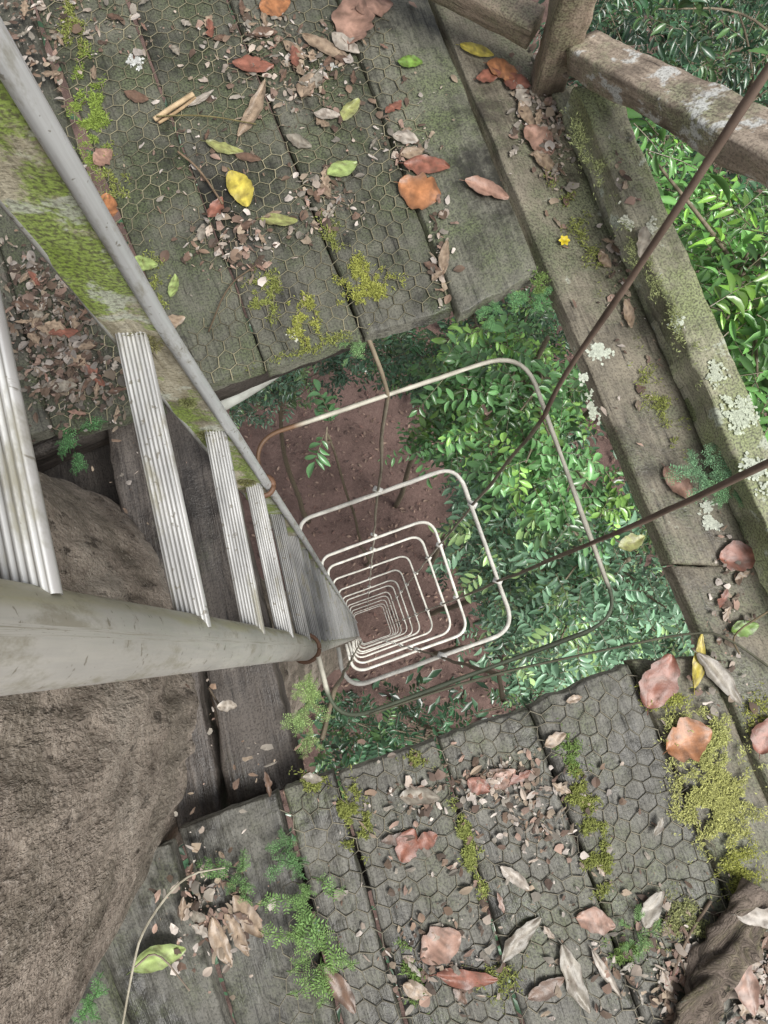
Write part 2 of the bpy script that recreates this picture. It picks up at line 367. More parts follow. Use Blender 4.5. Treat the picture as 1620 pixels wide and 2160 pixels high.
for ri,d in enumerate(RD):
    sh={0:(-.032,.004),1:(-.016,.008)}.get(ri,(0,0))
    a=s2(d)+np.array([0,.020 if ri==0 else .012,-.004]);b=s1(d)+np.array([.004+sh[0],.004+sh[1],0]);e=(b-a);ln=np.linalg.norm(e);e/=ln;nn=np.cross(e,(0,0,1));nn/=np.linalg.norm(nn)
    if ri>0: a=a+np.array([.006,0,0])
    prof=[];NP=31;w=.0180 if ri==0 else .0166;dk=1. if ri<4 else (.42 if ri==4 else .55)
    for i in range(NP):
        x=-w+2*w*i/(NP-1); ph=(i%4); h=(.0018,.0026,.0018,0)[ph]
        ed=max(0,abs(x)/w-.8)/.2; prof.append((x,h-.008*ed*ed,(.85,1,.85,0)[ph]))
    for i in range(9): th=math.pi*i/8; prof.append((w*math.cos(th),-.008-.014*math.sin(th),.8))
    mb=MB();V=[];C=[];G=[];ns=14 if d<3 else 2;m=len(prof)
    for j in range(ns+1):
        for (x,h,g_) in prof:
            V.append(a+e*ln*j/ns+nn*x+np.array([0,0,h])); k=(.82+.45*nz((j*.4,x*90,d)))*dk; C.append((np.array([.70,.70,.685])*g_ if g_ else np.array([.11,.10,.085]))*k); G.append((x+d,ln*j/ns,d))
    F=[(j*m+k,j*m+(k+1)%m,(j+1)*m+(k+1)%m,(j+1)*m+k) for j in range(ns) for k in range(m)]
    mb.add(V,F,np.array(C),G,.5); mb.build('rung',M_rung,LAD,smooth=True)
# cage hoops
def roundpoly(P,r):
    out=[P[0]]
    for i in range(1,len(P)-1):
        a,b,c=P[i-1],P[i],P[i+1];u=(a-b);lu=np.linalg.norm(u);u/=lu;v=(c-b);lv=np.linalg.norm(v);v/=lv
        rr=min(r,lu*.45,lv*.45);p=b+u*rr*1.25;q_=b+v*rr*1.25
        for k in range(9): t=k/8; out.append(p*(1-t)**2+2*b*t*(1-t)+q_*t*t)
    out.append(P[-1]);return out
base=[W(*p,1.5) for p in ((552,1012),(538,928),(1097,738),(1312,1308),(706,1530),(672,1385))]
base=roundpoly(base,.065)
HD=[1.5,2.57,3.75,4.4,5.5,6.7,7.8,8.9,10.1,11.3,12.4,13.6,14.8]
for i,hd in enumerate(HD):
    P=[];
    off=np.array([random.uniform(-.012,.012),random.uniform(-.012,.012),0]) if i else np.zeros(3)
    for j,p in enumerate(base):
        pp=p.copy();pp[2]=H-hd+.014*nz(p*4+i);pp=pp+off*(1 if 0<j<len(base)-1 else 0)
        pp[:2]+=.008*np.array([nz(p*5+i*3),nz(p*5+i*7)]);P.append(pp)
    P=dens(P,.03); mb=MB()
    def hc(p,th,s,i=i):
        k=nz(p*9)+.5*nz(p*40)
        c=np.array([.74,.72,.65])*(1+.3*k)
        if i==0:
            c=np.array([.52,.50,.42])*(1+.35*k)
            if p[1]< -.08+.37*p[0]: c=np.array([.10,.12,.08])*(1+.4*k)
            if p[0]<-.12 : c=np.array([.16,.09,.05])*(1+.4*k)
        return c
    tube(mb,P,[(.0042 if (p[1]< -.08+.37*p[0]) else .0048) for p in P] if i==0 else .0070,8,colfn=hc,wob=.3); mb.build('hoop',M_cage,LAD)
bars=[[(768,700,1.37),(800,780,1.43),(815,830,1.5)],
      [(1790,-100,.64),(1620,150,.72),(1340,570,1.0),(1195,785,1.33),(1150,880,1.5)],
      [(1900,850,.8),(1620,980,.98),(1385,1090,1.25),(1243,1150,1.5)],
      [(1058,1475,1.44),(1048,1420,1.5)],
      [(680,1560,1.46),(705,1455,1.52)]]
for i,bp in enumerate(bars):
    P=[W(*p) for p in bp]; last=P[-1]; P=smoothp(P,2)+[np.array([last[0],last[1],z]) for z in np.arange(last[2]-.2,GZ+1.6,-.4)]
    P=dens(P,.06); P=[p+np.array([.006*nz(p*3),.006*nz(p*3+5),0]) for p in P]
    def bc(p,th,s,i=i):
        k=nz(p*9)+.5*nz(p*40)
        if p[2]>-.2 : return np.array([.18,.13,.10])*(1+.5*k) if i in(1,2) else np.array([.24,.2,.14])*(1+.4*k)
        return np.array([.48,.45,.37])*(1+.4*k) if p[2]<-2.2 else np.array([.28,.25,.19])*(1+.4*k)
    mb=MB(); tube(mb,P,[.0052 if p[2]>0 else .0046 for p in P],8,colfn=bc,wob=.35); mb.build('cage_bar',M_cage,LAD)
for hd in HD[1:8]:
    for bp in bars[:4]:
        mb=MB();l=W(*bp[-1]);c=np.array([l[0],l[1],H-hd]); tube(mb,[c+np.array([-.014,.008,0]),c+np.array([0,.003,.003]),c+np.array([.014,-.004,.004])],.010,6,(.74,.73,.68),wob=.5); mb.build('wire_tie',M_cage,LAD)
for c,rad in ((s1(1.5)+np.array([.03,-.004,0]),.02),(s2(1.95),.034)):
    mb=MB(); tube(mb,[c+np.array([math.cos(t)*rad,math.sin(t)*rad,.0]) for t in np.linspace(0,2*math.pi,20)],.005,8,(.16,.085,.05),wob=.4); mb.build('bracket',M_cage,LAD,label='rusty bracket ring')
# ---------------- chicken wire
def wiresheet(name,poly,ang,pitch,col,label,lift,jit,rad,miss=.46):
    P=[W(u,v,D)[:2] for u,v in poly];P_=[(float(a),float(b)) for a,b in P]
    xs=[p[0] for p in P_];ys=[p[1] for p in P_];cx=sum(xs)/len(xs);cy=sum(ys)/len(ys)
    ca,sa=math.cos(ang),math.sin(ang);Rr=max(max(xs)-min(xs),max(ys)-min(ys));N=int(Rr/pitch)+4
    def warp(x,y):
        X=cx+ca*x-sa*y;Y=cy+sa*x+ca*y
        X+=jit*noise.noise(Vector((X*7,Y*7,1)))+jit*.4*noise.noise(Vector((X*33,Y*33,2)));Y+=jit*noise.noise(Vector((X*7,Y*7,5)))+jit*.4*noise.noise(Vector((X*33,Y*33,7)))
        z=lift+.004*noise.noise(Vector((X*10,Y*10,3)))+.0015*noise.noise(Vector((X*50,Y*50,3)));return np.array([X,Y,max(z,.0008)])
    w=pitch;h=w/math.sqrt(3)*1.0;mb=MB()
    V=[];F=[]
    for j in range(-N,N):
        for i in range(-N,N):
            x0=i*w+(j%2)*w/2;y0=j*h*1.5
            a=(x0,y0+h);b=(x0+w/2,y0+h/2);c=(x0+w/2,y0-h/2);l=(x0-w/2,y0+h/2)
            for (p,q_,tw) in ((l,a,0),(a,b,0),(b,c,1)):
                A_=warp(*p);B_=warp(*q_);m_=(A_+B_)/2
                if not inpoly(m_[0],m_[1],P_): continue
                if noise.noise(Vector((m_[0]*4,m_[1]*4,9)))>miss: continue
                r=rad*(1.6 if tw else 1.0);t=B_-A_;t/=np.linalg.norm(t);s_=np.cross(t,(0,0,1));s_/=np.linalg.norm(s_);u_=np.cross(s_,t);k=len(V)
                for E in (A_-t*r*.7,B_+t*r*.7):
                    for th in (0,2.094,4.189): V.append(E+s_*r*math.cos(th+1.57)+u_*r*math.sin(th+1.57))
                F+=[(k,k+1,k+4,k+3),(k+1,k+2,k+5,k+4),(k+2,k,k+3,k+5)]
    V=np.array(V);C=np.array([np.array(col)*(1+1.0*nz(p*14)) for p in V])
    mb.add(V,F,C); mb.build(name,M_wire,label=label,category='wire netting')
wiresheet('chicken_wire',[(90,-40),(790,-40),(905,300),(952,640),(760,700),(560,775),(400,825),(330,860),(110,915),(150,400)],math.radians(12),.031,(.205,.185,.12),'hexagonal chicken wire stapled over planks with leaf litter',.0025,.011,.00088,.55)
wiresheet('chicken_wire',[(600,1685),(1110,1500),(1330,1410),(1560,1900),(1640,2240),(560,2240),(600,1950)],math.radians(70),.033,(.18,.163,.12),'buckled chicken wire embedded in crusted mossy planks',.002,.018,.00092,.55)
# ---------------- fallen leaves
def curl_leaf(mb,L,Wd,col,seed,curl=.12,fold=.15,ragged=.12):
    nl=14;xs=(-1,-.7,-.35,0,.35,.7,1);V=[];C=[]
    for i in range(nl+1):
        t=i/nl;w=Wd/2*math.sin(math.pi*(t*.96+.02))**.7*(1-.25*(t-.5))
        for x in xs:
            rg=1+ragged*noise.noise(Vector((t*7,x,seed)))*abs(x)*1.5
            px=x*w*rg+.06*L*math.sin(t*2.6+seed); py=(t-.5)*L
            z=fold*abs(x)*w+curl*L*(t-.5)**2*2+.05*L*noise.noise(Vector((x*1.4,t*3,seed)))+.025*L*noise.noise(Vector((x*4,t*9,seed)))
            k=1+.5*noise.noise(Vector((x*2,t*5,seed+3)))+(.2 if x==0 else 0)-(.25*abs(x)**3)
            sp=noise.noise(Vector((x*3,t*8,seed+9)))
            c=np.array(col)*k
            if sp>.25: c=c*.5+np.array([.05,.03,.018])
            V.append((px,py,z+.002));C.append(np.clip(c,0,1))
    F=[(i*7+k,i*7+k+1,i*7+k+8,i*7+k+7) for i in range(nl) for k in range(6)]
    mb.add(V,F,np.array(C)); tube(mb,[(.06*L*math.sin(seed),-L*.5,.003),(.06*L*math.sin(seed)+.03*L,-L*.62,.004)],L*.009,4,np.array(col)*.7)
CL=dict(red=(.30,.12,.08),orange=(.44,.19,.08),tan=(.36,.27,.19),pink=(.40,.24,.18),yellow=(.58,.48,.08),green=(.19,.33,.06),grey=(.30,.27,.22),pale=(.46,.41,.35),brown=(.18,.11,.075),lime=(.34,.44,.15),olive=(.34,.36,.13))
WORD=dict(red='red brown',orange='orange',tan='tan',pink='pinkish brown',yellow='yellow',green='green',grey='grey',pale='pale beige',brown='dark brown',lime='bright green',olive='olive yellow')
leaves=[(580,12,75,60,20,'orange'),(745,45,130,95,75,'pink'),(790,20,90,60,10,'pink'),(535,140,95,42,5,'red'),(530,232,150,34,65,'tan'),(865,135,58,32,-10,'green'),(1005,112,85,34,-20,'yellow'),(1060,150,80,50,-15,'orange'),(1090,175,70,42,-30,'red'),(1030,165,60,36,10,'red'),(740,235,66,32,60,'olive'),
(475,312,88,26,-12,'olive'),(525,335,60,22,-20,'brown'),(504,402,92,56,-65,'yellow'),(722,358,76,40,35,'lime'),(885,402,100,88,-20,'orange'),(900,352,105,46,-12,'red'),(1025,405,108,42,-20,'pink'),(590,466,84,32,0,'olive'),(222,440,70,55,80,'orange'),(220,335,52,46,40,'pink'),(300,562,74,36,5,'lime'),(366,605,54,24,85,'lime'),
(1110,245,75,28,-75,'tan'),(1135,300,90,60,-50,'pink'),(1150,345,70,34,-30,'tan'),(1105,205,60,34,-60,'pale'),(690,105,130,34,-35,'tan'),(650,185,70,40,70,'tan'),(632,300,66,28,-20,'grey'),(730,95,80,40,-40,'pale'),(620,110,70,26,-50,'tan'),(560,75,60,30,10,'brown'),(290,205,60,26,-15,'brown'),(425,210,70,18,30,'pale'),(940,545,80,26,80,'tan'),(365,682,60,30,30,'tan'),(455,440,56,30,60,'red'),(690,245,60,28,-10,'pale'),
(855,295,60,34,-10,'pale'),(870,325,55,30,20,'tan'),(1275,550,45,26,-60,'tan'),(1325,470,60,24,-70,'pale'),(1322,665,70,24,-78,'tan'),(1385,1435,120,78,70,'red'),(1468,1392,115,26,72,'yellow'),(1450,1562,100,80,20,'orange'),(1612,1550,80,56,70,'red'),(1555,1172,80,66,10,'red'),(1432,1022,95,46,-60,'pink'),(1510,1432,135,38,-50,'grey'),(1568,1325,60,36,20,'green'),(1330,1142,60,34,20,'olive'),
(860,1782,66,46,60,'red'),(338,2022,105,46,22,'lime'),(1060,1640,60,34,40,'pink'),(1010,1655,50,34,-30,'red'),(710,2085,110,38,-55,'brown'),(1100,1980,110,34,50,'grey'),(1215,2060,135,38,-65,'grey'),(1278,2050,105,18,-65,'pale'),(930,1995,90,66,30,'pink'),(1255,1942,76,46,-5,'pink'),(985,2055,120,36,-5,'red'),(1085,1850,70,26,-45,'pale'),(885,1682,80,36,0,'grey'),(525,1930,95,40,-45,'tan'),(470,1985,100,34,-70,'tan'),(1585,1925,95,40,-15,'pale'),(1550,2062,105,48,-70,'pink'),(1150,2080,80,34,30,'brown'),(900,1770,46,34,20,'red'),(480,1490,40,22,0,'pale'),(500,1970,90,26,-50,'tan'),(880,2085,60,30,-20,'tan'),(1170,1560,50,26,20,'tan'),(1375,1915,76,38,60,'grey'),(660,1640,40,20,0,'grey'),(1385,1740,40,16,60,'grey'),(1210,1475,34,16,10,'tan')]
def place(o,u,v,dep,ang,zl):
    p=W(u,v,dep);o.location=(p[0],p[1],p[2]+zl);o.rotation_euler=(random.uniform(-.08,.08),random.uniform(-.08,.08),math.radians(ang-90))
def depat(u,v):
    if u>1190 and v<1480 and (u-1190)>(v-175)*.452+8: return 1.265
    return D-.003
for i,(u,v,L,Wd,a,c) in enumerate(leaves):
    dep=depat(u,v);mb=MB();low=v>1380;curl_leaf(mb,L*dep/1620,Wd*dep/1620,CL[c],i*1.7,curl=random.uniform(.0,.05 if low else .12),fold=random.uniform(.02,.10 if low else .22),ragged=.12 if c in('lime','yellow','green') else .22)
    zl=.0025 if v<1400 or u<1300 else (.030 if (u>1500 and v>1880) else .007)
    o=mb.build('fallen_leaf',M_leaf,origin=(0,0,0),label=f'{WORD[c]} fallen leaf lying on the mossy planks',category='leaf',group='fallen leaves on the planks'); place(o,u,v,dep,a,zl)
protos=[]
for i in range(14):
    c=['tan','grey','pale','brown','pink','tan','grey','brown','red','tan','tan','grey','brown','tan'][i];mb=MB();L=random.uniform(.026,.05);curl_leaf(mb,L,L*random.uniform(.25,.55),np.array(CL[c])*random.uniform(.7,1.05),i*3.1+100,curl=random.uniform(-.1,.2),fold=random.uniform(.0,.3),ragged=.5)
    protos.append(mb.build('fallen_leaf',M_leaf,origin=(0,0,0),label='dry %s fallen leaf on the mossy planks'%WORD[c],category='leaf',group='fallen leaves on the planks'))
spots=[(60,80,90,120,16),(230,60,80,60,5),(520,60,120,50,10),(640,150,90,60,10),(740,100,60,60,6),(430,330,150,150,4),(700,420,60,60,4),(500,520,90,50,6),(110,650,80,120,22),(170,800,70,60,12),(40,350,60,100,8),(850,300,50,60,4),(1130,260,50,90,8),(930,520,20,70,3),(1040,1650,70,40,3),(1150,1720,80,80,2),(950,2000,80,80,2),(440,1900,60,80,6),(1610,2100,50,90,14),(1430,2080,50,60,8),(1300,450,30,90,4),(800,1850,200,150,2),(1250,2050,150,60,2),(500,1600,60,80,2),(1560,1250,40,90,3),(1470,1450,60,60,3)]
cnt=0
for (u,v,su,sv,n) in spots:
    for _ in range(n):
        uu=u+random.gauss(0,su*.7);vv=v+random.gauss(0,sv*.7);po=protos[cnt%14]
        if (455<uu<1140 and 740-.3*(uu-700)<vv<1560) : continue
        o=po if cnt<14 else po.copy()
        if cnt>=14: COL.objects.link(o)
        cnt+=1; place(o,uu,vv,depat(uu,vv),random.uniform(0,360),.002+random.random()*.004); s=random.uniform(.6,1.1);o.scale=(s,s*random.uniform(.8,1.2),s*.6)
# ---------------- litter bits
items=[[] for _ in range(7)]
lsp=[(60,60,90,120,420),(230,60,80,60,90),(560,90,120,60,240),(640,180,90,60,190),(420,340,120,120,110),(700,420,50,50,130),(500,520,80,45,220),(640,440,30,80,50),(100,660,80,130,1000),(170,800,70,60,450),(40,350,50,100,120),(850,300,50,50,80),(1120,230,35,90,190),(930,520,15,70,70),(870,200,60,60,20),(1040,1650,70,40,240),(1150,1720,80,80,190),(880,1680,60,30,70),(950,2010,90,80,150),(440,1900,60,90,240),(1620,2080,45,100,500),(1430,2080,45,80,250),(1310,500,20,150,90),(900,1850,260,180,170),(1250,2020,160,90,140),(500,1500,60,120,70),(1540,1250,40,120,80),(1500,1450,60,60,60),(1400,1900,80,80,80),(300,1000,60,80,30),(1330,700,60,200,60),(1180,300,18,120,200)]
LC=[(.33,.26,.19),(.42,.35,.29),(.22,.15,.105),(.14,.09,.065),(.34,.23,.18),(.27,.24,.2),(.10,.07,.05),(.52,.46,.41)]
for (u,v,su,sv,n) in lsp:
    for _ in range(n):
        uu=u+random.gauss(0,su*.75);vv=v+random.gauss(0,sv*.75)
        if (455<uu<1140 and 740-.3*(uu-700)<vv<1560): continue
        if 1050<uu<1480 and 560<vv<1420 and (uu-1140)<(vv-560)*.43: continue
        p=W(uu,vv,depat(uu,vv));p[2]+=.001+random.random()*.004;a=random.uniform(0,6.28)
        L=.003+.022*random.random()**2.2;c=np.array(random.choice(LC))*random.uniform(.45,1.1)
        if u<200 and v>500: c=c*.6
        items[random.choice((0,1,2,3,4,5,6))].append((p,(math.cos(a),math.sin(a),random.uniform(-.12,.12)),(random.uniform(-.35,.35),random.uniform(-.35,.35),1),L,L*random.uniform(.2,.9),c))
mb=MB();
for i in range(6): batch(mb,items[i],SH[i])
batch(mb,items[6],LT); mb.build('leaf_litter',M_litter,smooth=False,kind='stuff',label='small dry leaf fragments scattered over the planks',category='leaf litter')
def stick(pts,r,col,name,label,cat,wob=.3,sides=7,step=.02,mat=None):
    mb=MB();tube(mb,dens(smoothp([W(*p) for p in pts],2),step),r,sides,wob=wob,colfn=lambda p,th,s:np.array(col)*(1+.5*nz((p[0]*8+math.cos(th),p[1]*8+math.sin(th),p[2]*8))));return mb.build(name,mat or M_bark,label=label,category=cat)
stick([(325,252,1.34),(365,225,1.335),(408,198,1.335)],.005,(.5,.38,.24),'bark_strip','pale splintered strip of bark on the planks','bark')
stick([(335,260,1.34),(385,228,1.34),(412,205,1.34)],.003,(.42,.3,.18),'bark_strip','thin pale splinter of bark on the planks','bark')
stick([(440,1400+50,1.36),(470,1500,1.37)],.002,(.1,.08,.06),'twig','short dark twig on damp boards','twig')
stick([(330,245,1.33),(430,242,1.335),(540,262,1.335)],.0014,(.2,.17,.08),'twig','thin curved twig on the planks','twig')
stick([(375,320,1.335),(420,355,1.335),(470,430,1.34)],.0022,(.25,.18,.12),'twig','thin brown twig on the planks','twig')
stick([(475,1830,1.31),(385,1845,1.3),(300,1960,1.31),(280,2040,1.32),(255,2180,1.33)],.0018,(.42,.39,.31),'twig','pale bent twig arching over the planks','twig')
stick([(285,2040,1.33),(330,2000,1.33),(400,2090,1.33)],.0014,(.3,.25,.2),'twig','thin twig on the planks','twig')
stick([(780,1507,1.36),(1000,1432,1.36),(1240,1378,1.35),(1480,1328,1.33),(1545,1350,1.33),(1640,1420,1.33)],.0022,(.10,.10,.07),'vine','thin dark vine trailing across the hatch corner','vine')
mb=MB();P=dens(smoothp([W(1600,1870,1.335),W(1560,1960,1.333),W(1495,2090,1.333),(W(1420,2270,1.335))],2),.004)
beamr=[.034+.008*nz((i*.05,1,1))+.005*nz((i*.21,5,1)) for i in range(len(P))]
tube(mb,P,beamr,44,wob=.85,ry=.6,up=(0,0,1));mb.build('branch',M_log,label='dark weathered broken log lying among leaf litter',category='branch')
stick([(1560,1380,1.33),(1540,1340,1.33),(1620,1290,1.33)],.0016,(.2,.16,.1),'twig','thin twig on the border boards','twig')
stick([(540,560,1.335),(480,600,1.335),(440,700,1.335)],.0015,(.12,.09,.06),'twig','dark twig on the planks','twig')
stick([(1500,1900,1.345),(1440,1990,1.345),(1400,2120,1.345)],.0025,(.22,.17,.13),'twig','brown twig beside the log','twig',.5)
mb=MB();it=[];c=W(1190,508,D-.01)
for k in range(6): a=k*1.05;it.append((c,(math.cos(a),math.sin(a),.3),(0,0,1),.011,.008,(.75,.6,.03)))
batch(mb,it,LT);mb.build('flower',M_leaf,label='tiny yellow fallen flower on the border board',category='flower')
# ---------------- moss
def mossitems(patches,thr=-.05,Lr=(.0025,.0075),flat=0):
    it=[]
    for (u,v,su,sv,tilt,n,c,dep) in patches:
        ct,stt=math.cos(math.radians(tilt)),math.sin(math.radians(tilt))
        k=0;tries=0
        while k<n and tries<n*5:
            tries+=1
            a,b=random.gauss(0,.55),random.gauss(0,.55); du,dv=a*su,b*sv; uu=u+du*ct-dv*stt;vv=v+du*stt+dv*ct
            nv=noise.noise(Vector((uu*.03,vv*.03,4)))+.5*noise.noise(Vector((uu*.09,vv*.09,4)))+.4*noise.noise(Vector((uu*.25,vv*.25,4)))
            if nv<thr+.3*(a*a+b*b): continue
            k+=1;p=W(uu,vv,dep);h=.005*max(0,nv)+.001;p[2]+=random.random()*h*(.4 if flat else 2)
            th=random.uniform(0,6.28);L=random.uniform(*Lr)
            up=random.uniform(-.02,.03) if flat else random.uniform(.1,.9); tl=.06 if flat else .6
            it.append((p,(math.cos(th),math.sin(th),up),(random.uniform(-tl,tl),random.uniform(-tl,tl),1),L,L*(random.uniform(.7,1.) if flat else random.uniform(.2,.4)),np.array(c)*(random.uniform(.75,1.1) if flat else random.uniform(.45,1.2))))
    return it
def moss(name,patches,label,**k):
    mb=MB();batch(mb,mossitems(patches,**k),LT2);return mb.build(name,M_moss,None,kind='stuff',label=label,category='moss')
YG=(.38,.40,.10);OG=(.28,.31,.09);GG=(.2,.3,.09)
moss('moss',[(150,60,30,80,-15,1500,OG,D),(190,240,34,120,-8,3600,(.27,.36,.08),D),(240,370,30,60,-10,700,OG,D),(330,600,30,70,-10,400,OG,D)],'yellow green moss strip growing along the planks')
moss('moss',[(768,600,58,58,0,3400,YG,D),(640,680,34,52,-10,1700,YG,D),(550,620,30,60,-20,800,OG,D),(580,600,20,40,0,300,OG,D),(700,500,25,60,-20,400,OG,D),(650,735,120,15,-17,500,OG,D)],'yellow green moss tuft at the plank ends')
moss('moss',[(1480,1560,85,65,30,4200,(.50,.52,.2),D-.002),(1510,1690,85,105,-20,7500,(.52,.53,.2),D-.002),(1400,1470,55,30,0,800,YG,D-.002),(1560,1830,50,60,0,1500,YG,D),(1600,1500,40,60,0,400,YG,D)],'thick pale yellow moss cushion on the border boards',thr=-.2)
moss('moss',[(745,1720,28,70,-12,2400,OG,D),(990,1790,18,90,-18,2000,(.32,.36,.11),D),(1235,1700,30,90,-20,2500,OG,D),(1260,1830,30,50,0,1400,OG,D),(1200,1590,30,50,-20,700,GG,D),(660,1650,50,20,15,500,OG,D),(870,1600,40,20,15,300,OG,D),(1440,1960,60,80,0,1600,(.34,.36,.16),D),(870,2060,20,80,-15,700,GG,D),(1320,2000,40,40,0,700,GG,D),(1050,2060,60,60,0,500,OG,D)],'dull green moss strips between crusted planks')
moss('moss',[(1440,700,30,120,-24,500,(.28,.31,.14),1.266),(1350,560,30,100,-24,500,(.28,.31,.14),1.266),(1240,330,30,100,-24,600,(.28,.31,.14),1.266),(1220,480,30,160,-24,700,OG,D-.003),(1390,850,30,120,-24,700,OG,D-.003),(1130,600,30,30,0,400,GG,D)],'thin green moss on the border boards')
moss('lichen',[(1265,740,18,20,0,160,(.6,.64,.54),D-.001),(1440,682,18,16,0,140,(.6,.64,.54),1.267),(1500,1090,20,30,-20,240,(.6,.63,.54),D-.001),(1560,870,30,46,-24,420,(.56,.61,.48),1.267),(1510,790,18,26,-24,160,(.54,.58,.46),1.267),(1250,860,12,36,-24,90,(.52,.56,.45),D-.001),(1590,990,24,44,-24,260,(.56,.6,.5),1.267),(1230,790,10,16,0,50,(.6,.64,.54),D-.001),(1370,480,12,18,0,50,(.55,.56,.46),1.267),(690,135,14,10,0,80,(.6,.6,.56),D-.002),(285,125,22,12,20,110,(.62,.63,.6),D-.002),(620,705,12,12,0,60,(.66,.66,.56),D-.002),(1320,460,10,30,-24,60,(.55,.56,.46),1.267)],'pale crusty lichen spots on the border boards',thr=-.25,Lr=(.003,.008),flat=1)
it=[]
for (d,r,n,c) in ((.80,.020,1000,(.26,.25,.12)),(1.15,.02,700,(.22,.22,.1)),(1.47,.018,700,(.24,.24,.1)),(1.0,.012,400,(.26,.28,.12))):
    c0=s1(d)+np.array([.004,-.003,0])
    for _ in range(n):
        v_=rng.normal(size=3);v_/=np.linalg.norm(v_);p=c0+v_*np.array([1.,.4,1.3 if d>.7 else 2.6])*r*random.random()**.4; 
        if p[1]>c0[1]+.001: p[1]=c0[1]
        L=random.uniform(.002,.0045);it.append((p,v_+np.array([0,-.3,.3]),(random.uniform(-1,1),-1,random.uniform(-.3,1)),L,L*.35,np.array(c)*random.uniform(.5,1.2)))
mb=MB();batch(mb,it,LT2);mb.build('moss',M_moss,LAD,label='green brown moss clumps on the stile')
# ---------------- ferns
def fern(u,v,dep,nf,Lp,col,label,a0=0,a1=360,droop=.3,seed=0,name='fern',ls=.36):
    random.seed(seed+11);it=[];mb=MB();c=W(u,v,dep)
    for f in range(nf):
        a=math.radians(a0+(a1-a0)*(f+random.random()*.9)/nf);L=Lp*dep/1620*random.uniform(.45,1.15)
        dr=np.array([math.cos(a),math.sin(a),0]);pr=np.array([-dr[1],dr[0],0]);c0=c+np.array([random.gauss(0,1),random.gauss(0,1),0])*Lp*.16*dep/1620
        pts=[];bend=random.uniform(-.3,.3)
        for k in range(13):
            t=k/12;pts.append(c0+dr*L*t+pr*L*(bend*t*t+.04*math.sin(t*9+f))+np.array([0,0,L*(.6*t-droop*1.8*t*t)+.006]))
        tube(mb,pts,.0008,4,np.array(col)*.6)
        for k in range(2,13):
            t=k/12
            for sg in (-1,1):
                if random.random()<.15: continue
                pl=L*.27*math.sin(math.pi*(t*.85+.12))*random.uniform(.6,1.3)
                pd=dr*random.uniform(.4,.9)+pr*sg+np.array([0,0,random.uniform(-.3,.3)]); pd/=np.linalg.norm(pd);m=4
                for j in range(m):
                    q_=pts[k]+pd*pl*(j+.5)/m
                    for s3 in (-1,1):
                        d3=pd*.7+np.cross(pd,(0,0,1))*s3;l3=pl*ls*(1-.4*j/m)
                        it.append((q_,d3+np.array([0,0,random.uniform(-.3,.4)]),(random.uniform(-.4,.4),random.uniform(-.4,.4),1),l3,l3*.42,np.array(col)*random.uniform(.5,1.35)))
    batch(mb,it,LT2);return mb.build(name,M_moss,label=label,category='fern')
fern(635,1870,D-.004,7,90,(.19,.32,.11),'feathery bright green fern growing from a plank gap',200,350,seed=1)
fern(650,1935,D-.004,7,88,(.21,.34,.11),'feathery bright green fern growing from a plank gap',180,330,seed=2)
fern(600,1790,D-.004,7,70,(.13,.25,.10),'small dark green fern growing from a plank gap',0,360,seed=3)
fern(500,1835,D-.004,7,70,(.14,.25,.09),'small green fern beside the trunk',0,360,seed=4)
fern(675,2020,D-.004,6,75,(.19,.31,.10),'small green fern at a plank edge',200,360,seed=5)
fern(1480,1000,D-.03,12,75,(.18,.33,.18),'blue green fern growing on the border board',0,360,seed=6)
fern(1540,1040,D-.03,6,65,(.16,.31,.15),'blue green fern growing on the border board',0,360,seed=16)
fern(655,1435,1.42,6,60,(.27,.38,.14),'fresh green fern hanging from the board edge',230,310,seed=7)
fern(648,1490,1.42,6,58,(.27,.38,.15),'fresh green fern hanging from the board edge',220,320,seed=8)
fern(650,1545,1.42,5,48,(.27,.38,.15),'fresh green fern hanging from the board edge',220,320,seed=18)
fern(735,735,D+.02,7,50,(.2,.34,.14),'small fern under the plank ends',0,360,seed=9)
fern(1125,625,D+.02,8,60,(.15,.32,.13),'small fern under the plank ends',180,360,seed=10)
fern(1040,650,D+.02,6,45,(.15,.32,.13),'small fern under the plank ends',180,360,seed=12)
fern(150,950,D+.02,7,65,(.11,.25,.10),'dark green fern beside the trunk',0,360,seed=13)
fern(1340,1965,D-.004,6,50,(.2,.34,.13),'small fern on crusted planks',0,360,seed=14)
fern(200,2110,D-.02,6,50,(.12,.27,.09),'small fern beside the trunk',0,360,seed=15)
# ---------------- forest below
random.seed(21)
def leafcluster(it,mbt,pos,rad,ntw,L,col,nl=9,flat=.45,wr=.42):
    for _ in range(ntw):
        v_=rng.normal(size=3);v_/=np.linalg.norm(v_)+1e-9;p=pos+v_*rad*random.random()**.5*np.array([1,1,flat])
        a=random.uniform(0,6.28);dr=np.array([math.cos(a),math.sin(a),random.uniform(-.5,.25)]);tl=L*random.uniform(2.,3.6)
        e=p+dr*tl+np.array([0,0,-.15*tl]);tube(mbt,[p,(p+e)/2+np.array([0,0,.06*tl]),e],[.004*L/.1,.003*L/.1,.0015*L/.1],3,(.24,.21,.13),cap=False)
        bc=np.array(col)*random.uniform(.4,1.5)
        if random.random()<.18: bc=bc*np.array([1.8,1.5,1.])
        sc_=random.uniform(.75,1.4)
        for k in range(nl):
            t=(k+1)/nl;sg=1 if k%2 else -1;pp=p+(e-p)*t+np.array([0,0,.05*tl*math.sin(t*3)]);pr=np.array([-dr[1],dr[0],0])
            d2=dr*(.5+.6*(t>.95))+pr*sg*(1-.8*(t>.95))+np.array([0,0,random.uniform(-.8,.2)])
            l=L*sc_*random.uniform(.6,1.25);it.append((pp,d2,(random.gauss(0,.5),random.gauss(0,.5),1),l,l*random.uniform(wr-.07,wr+.07),bc*random.uniform(.65,1.35)))
